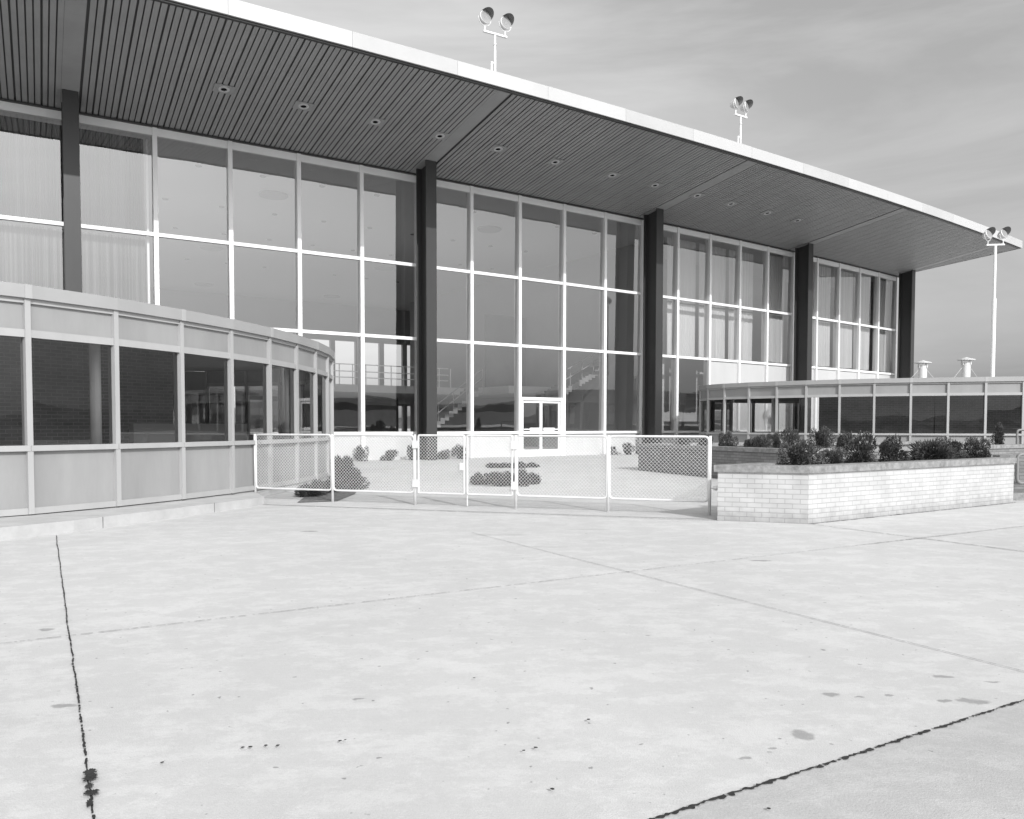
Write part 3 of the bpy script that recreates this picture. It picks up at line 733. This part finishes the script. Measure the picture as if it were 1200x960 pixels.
for k in range(len(KF) - 1):
    a, b, c, d = KF[k], KF[k + 1], KI[k + 1], KI[k]; za, zb = .182 - .0045 * k, .182 - .0045 * (k + 1)
    mb.hexa([(p.x, p.y, -.02) for p in (a, b, c, d)], [(a.x, a.y, za), (b.x, b.y, zb), (c.x, c.y, zb + .006), (d.x, d.y, za + .006)])
struct(mb.build('kerb', M['kerb']))
for k_, t_ in ((7, .35), (9, .1), (5, .3)):
    a_, b_ = KF[k_], KF[k_ + 1]; p_ = a_ + (b_ - a_) * t_; n_ = Vector(((b_ - a_).y, -(b_ - a_).x)).normalized() * .002
    mb = MB(); mb.box((p_.x + n_.x, p_.y + n_.y, .075), (.010, .004, .15), math.atan2((b_ - a_).y, (b_ - a_).x)); struct(mb.build('kerb_joint', M['thin']))

# ------------------------------------------------------------ chain link fence and gates
FA, FB = Vector((-4.70, 14.60, 0)), Vector((2.99, 12.05, 0)); fd = (FB - FA).normalized(); fn = Vector((fd.y, -fd.x, 0))
def fp(s, z, off=0): p = FA + fd * s + fn * off; return Vector((p.x, p.y, z))
SP_ = {k: (Vector(v) - FA.xy).dot(fd.xy) for k, v in {'p1': (-3.17, 14.1), 'p2': (-1.665, 13.55), 'p3': (-.77, 13.3), 'p4': (.041, 12.95), 'p5': (1.51, 12.53), 'p6': (2.99, 12.05)}.items()}
def linkmesh(s0, s1, z0, z1):
    mb = MB(); pit = .058; W_, H_ = s1 - s0, z1 - z0; t = .0025
    for dr in (1, -1):
        k = -int(H_ / pit) - 1
        while k * pit < W_ + H_:
            c = k * pit
            # line s = c + dr*z'
            if dr == 1: a0, a1 = max(0, -c), min(H_, W_ - c)
            else: a0, a1 = max(0, c - W_), min(H_, c)
            if a1 > a0 + .005:
                p = fp(s0 + c + dr * a0, z0 + a0, .003 * dr); q = fp(s0 + c + dr * a1, z0 + a1, .003 * dr)
                mb.tube([p, q], t, 4, caps=False)
            k += 1
    return mb
ZTOP, ZBOT = 1.195, .215
def frame(mb, s0, s1, r=.018, rad=.09):
    pts = []
    for (cx, cz, a0) in ((s1 - rad, ZTOP - rad, 0), (s0 + rad, ZTOP - rad, 90), (s0 + rad, ZBOT + rad, 180), (s1 - rad, ZBOT + rad, 270)):
        for j in range(4):
            a = R(a0 + 30 * j); pts.append(fp(cx + rad * math.cos(a), cz + rad * math.sin(a)))
    pts.append(pts[0]); pts.append(pts[1]); mb.tube(pts, r, 8, caps=False)
def rel(o, parent): o.parent = parent; o.location = -Vector(parent.location); return o
def fence(name, segs, posts, label, cat, square=False, group=None):
    E_ = empty(name, fp(segs[0][0], 0), label, cat, group)
    for (a, b) in segs:
        f = MB(); frame(f, a + .02, b - .02, rad=.022 if square else .06); rel(f.build('frame', M['galv'], smooth=True), E_)
        rel(linkmesh(a + .035, b - .035, ZBOT + .01, ZTOP - .01).build('wire_mesh', M['galv']), E_)
    for s in posts:
        p = MB(); p.tube([fp(s, -.05), fp(s, ZTOP + .012)], .024, 10); rel(p.build('post', M['galv'], smooth=True), E_)
    return E_
fence('chain_link_fence', [(0, SP_['p1']), (SP_['p1'], SP_['p2'])], [.0, SP_['p1'], SP_['p2']], 'short fixed run of chain link fence between the curved wing and the gate', 'fence')
fence('chain_link_fence', [(SP_['p4'], SP_['p5']), (SP_['p5'], SP_['p6'])], [SP_['p4'], SP_['p5'], SP_['p6']], 'fixed run of chain link fence between the gate and the pale brick planter', 'fence')
for (a, b, hs, lab) in ((SP_['p2'] + .045, SP_['p3'] - .008, SP_['p2'] + .02, 'left leaf of the chain link double gate'), (SP_['p3'] + .008, SP_['p4'] - .045, SP_['p4'] - .02, 'right leaf of the chain link double gate')):
    g = fence('chain_link_gate', [(a, b)], [], lab, 'gate', True, 'leaves of the double gate')
    for z in (1.04, .38):
        h = MB(); c = fp(hs, z, .02); h.box(c, (.10, .05, .13), math.atan2(fd.y, fd.x)); rel(h.build('hinge', M['galv']), g)
    l = MB()
    if 'right' in lab: l.tube([fp(a + .02, .02, .0), fp(a + .02, .5, .0)], .011, 6); rel(l.build('drop_bolt', M['galv']), g)
    else: l.box(fp(b - .05, .68, .03), (.06, .05, .12), math.atan2(fd.y, fd.x)); rel(l.build('latch', M['galv']), g)
mb = MB(); c = fp(SP_['p6'] + .09, .42); mb.lathe([(.0, -.04), (.035, -.03), (.05, 0), (.035, .03), (.0, .04)], c=c, n=12); mb.tube([fp(SP_['p6'], .42), c], .015, 6)
tag(mb.build('gate_stop', M['galv']), 'small round metal stop on the last fence post beside the brick planter', 'stop')

# ------------------------------------------------------------ brick planters
def planter(name, poly, h, brick, label, ct=.10, wt=.22, zb=0, soilz=None):
    Pn = empty(name, (poly[0][0], poly[0][1], 0), label, 'planter')
    pv = [Vector(p) for p in poly]; n = len(pv)
    def inset(dist):
        res = []
        for k in range(n):
            a, b, c = pv[k - 1], pv[k], pv[(k + 1) % n]
            d1, d2 = (b - a).normalized(), (c - b).normalized(); n1, n2 = Vector((-d1.y, d1.x)), Vector((-d2.y, d2.x))
            bis = (n1 + n2); bis = bis / max(.35, bis.dot(n1)); res.append(b + bis * dist)
        return res
    def ring(mb, o, i, z0, z1, gap=False):
        u = 0
        for k in range(n):
            j = (k + 1) % n; a, b, c, d = o[k], o[j], i[j], i[k]; L = (b - a).length
            mb.quad((*a, z0), (*b, z0), (*b, z1), (*a, z1), 0, [(u, z0), (u + L, z0), (u + L, z1), (u, z1)])
            mb.quad((*c, z0), (*d, z0), (*d, z1), (*c, z1)); mb.quad((*a, z1), (*b, z1), (*c, z1), (*d, z1)); mb.quad((*d, z0), (*c, z0), (*b, z0), (*a, z0)); u += L
    w_ = MB(); ring(w_, pv, inset(wt), zb - .03, h - ct); rel(w_.build('brick_wall', brick), Pn)
    c_ = MB(); ring(c_, inset(-.03), inset(wt + .05), h - ct + .002, h); co = rel(c_.build('coping', M['coping']), Pn)
    s_ = MB(); s_.poly([(p.x, p.y, soilz or h - .14) for p in inset(wt - .02)]); rel(s_.build('soil', M['soil']), Pn)
    return Pn, pv
F0, F1, F2 = Vector((2.95, 11.43)), Vector((4.10, 11.02)), Vector((8.91, 14.16))
dd_ = (F2 - F1).normalized(); nn_ = Vector((-dd_.y, dd_.x))
F3 = F2 + nn_ * 1.15; F0b = Vector((F0.x, F0.y)) + dd_ * .55 + nn_ * .30
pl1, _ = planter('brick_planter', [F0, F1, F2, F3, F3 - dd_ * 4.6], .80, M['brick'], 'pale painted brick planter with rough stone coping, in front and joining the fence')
mj = MB()
for s_ in (.35, 1.1):
    pass
W0, W1 = Vector((3.57, 22.56)), Vector((6.1, 17.2)); W2 = W1 + Vector((.857, .515)) * 15; W3 = W2 + Vector((-.515, .857)) * 3.2; W4 = Vector((6.9, 24.6))
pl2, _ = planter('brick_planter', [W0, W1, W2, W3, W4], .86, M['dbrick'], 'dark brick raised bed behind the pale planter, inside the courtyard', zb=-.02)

# handrails at the far right
def handrail(name, pts, posts, r, label):
    E_ = empty(name, (*pts[0][:2], 0), label, 'handrail')
    m_ = MB(); m_.tube(pts, r, 10); rel(m_.build('rail', M['pipe'], smooth=True), E_)
    for (x, y, z) in posts:
        p = MB(); p.tube([(x, y, -.02), (x, y, z)], r, 10); rel(p.build('post', M['pipe'], smooth=True), E_)
def rloop(a, d, L, z0, z1, rad=.08):
    a = Vector(a); d = Vector(d).normalized(); f = lambda s, z: (a.x + d.x * s, a.y + d.y * s, z)
    pts = [f(L, z1)]
    for j in range(5): t = R(90 + 22.5 * j); pts.append(f(rad + rad * math.cos(t), z1 - rad + rad * math.sin(t)))
    for j in range(5): t = R(180 + 22.5 * j); pts.append(f(rad + rad * math.cos(t), z0 + rad + rad * math.sin(t)))
    pts.append(f(L, z0)); return pts
handrail('handrail', rloop((9.15, 14.45), (1, .05), 2.2, .33, .85), [(9.6, 14.47, .33), (11.1, 14.55, .33)], .03, 'grey pipe rail loop beside the right end of the pale planter')
handrail('handrail', rloop((15.3, 24.2), (1, .02), 2.4, .45, 1.25), [(15.75, 24.21, .45), (17.4, 24.24, .45)], .035, 'white pipe rail in front of the far right wing')
mb = MB(); mb.box((10.4, 14.75, .06), (3.2, .25, .16), R(3)); struct(mb.build('kerb', M['coping']))
mb = MB(); mb.wallbox((9.35, 15.3), (13.5, 15.6), -.02, .80, -.2, .0)
wq = mb.build('brick_wall', M['dbrick']); tag(wq, 'low dark brick wall behind the grey pipe rail at the right edge', 'wall')

# ------------------------------------------------------------ floodlights
def lamp(parent, x, z, yaw, pitch, s=1.0):
    # local: crossbar along x, lamp above it facing -y (towards the apron)
    mt = Matrix.Translation((x, 0, z)) @ Matrix.Rotation(yaw, 4, 'Z') @ Matrix.Rotation(R(90) + pitch, 4, 'X')
    h = MB(); h.lathe([(.0, .20), (.07, .20), (.10, .17), (.145, .10), (.17, 0), (.185, -.015), (.185, -.05), (.17, -.055)][::-1], n=24, mtx=mt @ Matrix.Rotation(math.pi, 4, 'X') if False else mt @ Matrix.Scale(-1, 4, (0, 0, 1)))
    L = h.build('lamp', M['galv'], parent, smooth=True)
    l = MB(); l.lathe([(.0005, .035), (.09, .045), (.168, .05)], n=24, mtx=mt); l.build('lens', M['lens'], L, smooth=True)
    v = MB(); n = 12; rr = .187; ring0, ring1 = [], []
    for k in range(n + 1):
        a = R(-8 + 130 * k / n); e = math.sin(math.pi * k / n)
        ring0.append(mt @ Vector((rr * math.cos(a), rr * math.sin(a), .03))); ring1.append(mt @ Vector((rr * 1.1 * math.cos(a), rr * 1.08 * math.sin(a), .05 + .20 * e ** .6)))
    for k in range(n): v.quad(ring0[k], ring0[k + 1], ring1[k + 1], ring1[k])
    v.build('visor', M['steel2'], L)
    y = MB(); pts = []
    for k in range(13):
        a = R(180 + 15 * k); q = Matrix.Translation((x, 0, z)) @ Matrix.Rotation(yaw, 4, 'Z') @ Vector((.215 * math.cos(a), 0, .24 * math.sin(a))); pts.append(q)
    y.tube(pts, .012, 6); b = Matrix.Translation((x, 0, z)) @ Vector((0, 0, -.24)); y.tube([b, (x, 0, b.z - .12)], .022, 8)
    y.build('yoke', M['galv'], L)
M['steel2'] = mat('visor_grey', .14, .6, .3)
def flood(loc, h, rz, label, sp=.34, pole_r=(.035, .03), yaw=0, pitch=R(-12), box=True):
    F = empty('floodlight_mast', loc, label, 'floodlight', 'twin floodlights on masts', rz)
    p = MB(); p.tube([(0, 0, -.05), (0, 0, h * .62), (0, 0, h * .62 + .01), (0, 0, h)], [pole_r[0], pole_r[0], pole_r[1], pole_r[1]], 12); p.build('pole', M['white'], F, smooth=False)
    c = MB(); c.box((0, 0, h), (sp * 2 + .1, .07, .05)); c.build('crossbar', M['white'], F)
    for s in (-1, 1): lamp(F, sp * s, h + .39, yaw, pitch)
    if box:
        b = MB(); b.box((-.11, .02, .26), (.05, .04, .30)); b.box((-.06, .02, .39), (.12, .035, .04)); b.build('bracket', M['white'], F)
        k = MB(); k.tube([(0, 0, h * .74), (0, 0, h * .74 + .04)], .05, 10); k.build('collar', M['galv'], F)
    return F
pA = P(3.815, 5.97, ZO + .36)
flood(pA, 1.22, R(30), 'twin floodlight standing on the roof edge, the nearer and left one', yaw=R(4), pitch=R(-6))
pB = P(8.63, 5.97, ZO + .36)
flood(pB, 1.15, R(33), 'twin floodlight standing on the roof edge, the middle one of the three', sp=.27, yaw=R(20), pitch=R(-8))
flood((18.35, 30.6, 2.9), 5.35, R(-8), 'twin floodlight on a tall slim white pole behind the right wing', sp=.27, pole_r=(.075, .05), yaw=R(35), pitch=R(-18), box=False)

# roof vents on the right wing
def vent(loc, h, label):
    V = empty('roof_vent', loc, label, 'vent', 'capped vents on the right wing roof')
    b = MB(); b.tube([(0, 0, -.05), (0, 0, h)], .16, 18); b.build('flue', M['galv'], V)
    c = MB(); c.lathe([(.0005, h + .22), (.14, h + .17), (.33, h + .12), (.33, h + .09), (.0005, h + .10)], n=20); c.build('cap', M['galv'], V)
    s = MB()
    for k in range(4): a = k * math.pi / 2 + .5; s.box((.2 * math.cos(a), .2 * math.sin(a), h + .02), (.025, .025, .24))
    s.tube([(.16, 0, h * .8), (.75, 0, .0)], .009, 4); s.tube([(-.16, 0, h * .8), (-.75, 0, .0)], .009, 4)
    s.build('stay', M['galv'], V)
vent((16.55, 32.3, 2.95), .86, 'left and smaller of two capped vents on the right wing roof')
vent((18.3, 32.3, 2.95), .98, 'right and taller of two capped vents on the right wing roof')

# ------------------------------------------------------------ shrubs
def shrub_mesh(seed, nl, kind):
    rnd = random.Random(seed); mb = MB(); cl = []
    for k in range(13 if kind == 'leafy' else 11):
        a = rnd.uniform(0, 6.28); r_ = rnd.uniform(.1, .72); z = rnd.uniform(.15, .85)
        if kind == 'juniper': r_ = rnd.uniform(.1, .85); z = rnd.uniform(.1, .65)
        if kind == 'cone': z = rnd.uniform(.1, 1); r_ = rnd.uniform(0, .7) * (1.1 - z)
        cl.append((Vector((r_ * math.cos(a), r_ * math.sin(a), z)), rnd.uniform(.2, .38)))
    for k in range(nl):
        c, cr = rnd.choice(cl); d = Vector((rnd.gauss(0, 1), rnd.gauss(0, 1), rnd.gauss(0, 1))).normalized()
        p = c + d * cr * rnd.uniform(.55, 1.08); p.z = max(.02, p.z)
        out = (p - Vector((0, 0, .35))).normalized(); u = (out + d * .6 + Vector((rnd.uniform(-.5, .5), rnd.uniform(-.5, .5), rnd.uniform(-.1, .6)))).normalized()
        v = u.cross(Vector((rnd.uniform(-1, 1), rnd.uniform(-1, 1), rnd.uniform(-1, 1)))).normalized()
        L, W_ = (rnd.uniform(.06, .13), rnd.uniform(.02, .034)) if kind != 'juniper' else (rnd.uniform(.12, .24), rnd.uniform(.018, .03))
        i = len(mb.v); mb.v += [tuple(p), tuple(p + u * L * .5 + v * W_), tuple(p + u * L), tuple(p + u * L * .5 - v * W_)]
        mb.f.append((i, i + 1, i + 2, i + 3)); mb.m.append(0); mb.uv.append([(0, 0)] * 4)
    st = MB()
    for c, cr in cl: st.tube([(0, 0, -.05), (c.x * .4, c.y * .4, c.z * .55), tuple(c)], [.03, .02, .008], 5)
    return mb, st
protos = {}
def proto(kind, seed, nl):
    nl = 4200 if kind != 'juniper' else 2600
    key = (kind, seed)
    if key not in protos:
        mb, st = shrub_mesh(seed * 31 + len(kind), nl, kind)
        r = bpy.data.objects.new('shrub', None); COL.objects.link(r)
        mb.build('foliage', M['leaf2'] if kind == 'juniper' else M['leaf'], r); st.build('stem', M['stem'], r)
        protos[key] = [r, False]
    return protos[key]
def shrub(x, y, z, w_, h_, kind, seed, label, group, nl=1500, name='shrub'):
    pr = proto(kind, seed, nl)
    if pr[1]: r = copy_tree(pr[0])
    else: r = pr[0]; pr[1] = True
    r.name = name; r.location = (x, y, z); r.scale = (w_ / 2.0, w_ / 2.0, h_ / 1.1); r.rotation_euler = (0, 0, (x * 7.3 + y * 3.1) % 6.28)
    tag(r, label, 'shrub', group); return r
def on_px(px, d): return ((px - 600) / 936.0 * d)
# near planter row: distance chosen along the planter's centre line
G1 = 'shrubs in the pale brick planter'
ords = ['first', 'second', 'third', 'fourth', 'fifth', 'sixth', 'seventh', 'eighth', 'ninth', 'tenth', 'eleventh', 'twelfth']
rowA = [(936, .66, .46, 0), (972, .46, .34, 1), (1010, .72, .56, 2), (1050, .70, .54, 3), (1090, .84, .54, 0), (1118, .66, .44, 1), (1140, .66, .46, 2)]
cA = F1 + nn_ * .58
for k, (px, w_, h_, sd) in enumerate(rowA):
    # intersection of the planter's centre line with the sight line (plain arithmetic on the plan)
    m_ = (px - 600) / 936.0; t = (m_ * cA.y - cA.x) / (dd_.x - m_ * dd_.y); p = cA + dd_ * t
    if p.x > F2.x - .5: p = Vector((F2.x - .75, F2.y - .05)); 
    shrub(p.x, p.y, .66, w_, h_, 'leafy' if k != 4 else 'juniper', sd, f'{ords[k]} leafy shrub from the left in the pale brick planter', G1, 4200)
G2 = 'shrubs in the dark brick raised bed'
rowB = [(799, 22.6, .45, .35), (826, 21.3, .5, .4), (853, 20.3, .55, .48), (879, 21.5, .4, .36), (891, 19.5, .46, .42), (905, 21.5, .5, .46), (925, 19.2, .6, .56), (943, 21.6, .34, .3), (962, 19.9, .62, .60), (989, 20.9, .48, .46), (1171, 23.2, .55, .62)]
for k, (px, d, w_, h_) in enumerate(rowB):
    kind = 'cone' if k == 10 else 'leafy'
    lab = f'{ords[k]} small shrub from the left in the dark brick raised bed' if k < 10 else 'lone pointed shrub at the right end of the dark brick raised bed'
    shrub(on_px(px, d), d, .70, w_, h_, kind, k % 4, lab, G2, 4200)
G3 = 'young shrubs along the foot of the glass front'
for k, i_ in enumerate([2.85, 3.3, 3.72, 4.25, 4.6, 7.95, 8.35, 8.7]):
    p = P(i_, .75); nm = ['leftmost', 'second from left', 'left of the near column', 'just right of the near column', 'fifth from left', 'first right of the glass door', 'second right of the glass door', 'third right of the glass door'][k]
    shrub(p.x, p.y, .14, .58 + .1 * math.sin(k * 2.1), .44 + .08 * math.cos(k * 3.3), 'leafy', k % 4, f'young shrub at the foot of the glass front, {nm}', G3, 4200)
G4 = 'low junipers beside the curved wing'
for k, (x, y, w_, h_) in enumerate([(-3.85, 15.1, .7, .28), (-3.65, 15.8, .8, .34), (-3.4, 16.6, .75, .30), (-3.55, 17.5, .8, .38), (-3.75, 18.4, .8, .48), (-4.15, 19.3, .75, .70), (-4.45, 20.6, .8, .66)]):
    shrub(x, y, .02, w_, h_, 'juniper', k % 3, f'dark juniper beside the curved wing, {ords[k]} from the fence', G4, 2600, name='juniper')
G5 = 'low junipers in the courtyard bed'
for k, (x, y, w_, h_) in enumerate([(-.72, 17.7, .52, .32), (-.33, 17.35, .66, .40), (.08, 17.35, .64, .42), (.42, 17.8, .5, .32), (-.5, 23.6, .75, .28), (.05, 23.5, .8, .30), (.55, 23.8, .7, .26)]):
    nm = ['front row, far left', 'front row, second', 'front row, third', 'front row, far right', 'back row, left', 'back row, middle', 'back row, right'][k]
    shrub(x, y, .05, w_, h_, 'juniper', k % 3, f'low spreading juniper in the courtyard bed, {nm}', G5, 2600, name='juniper')
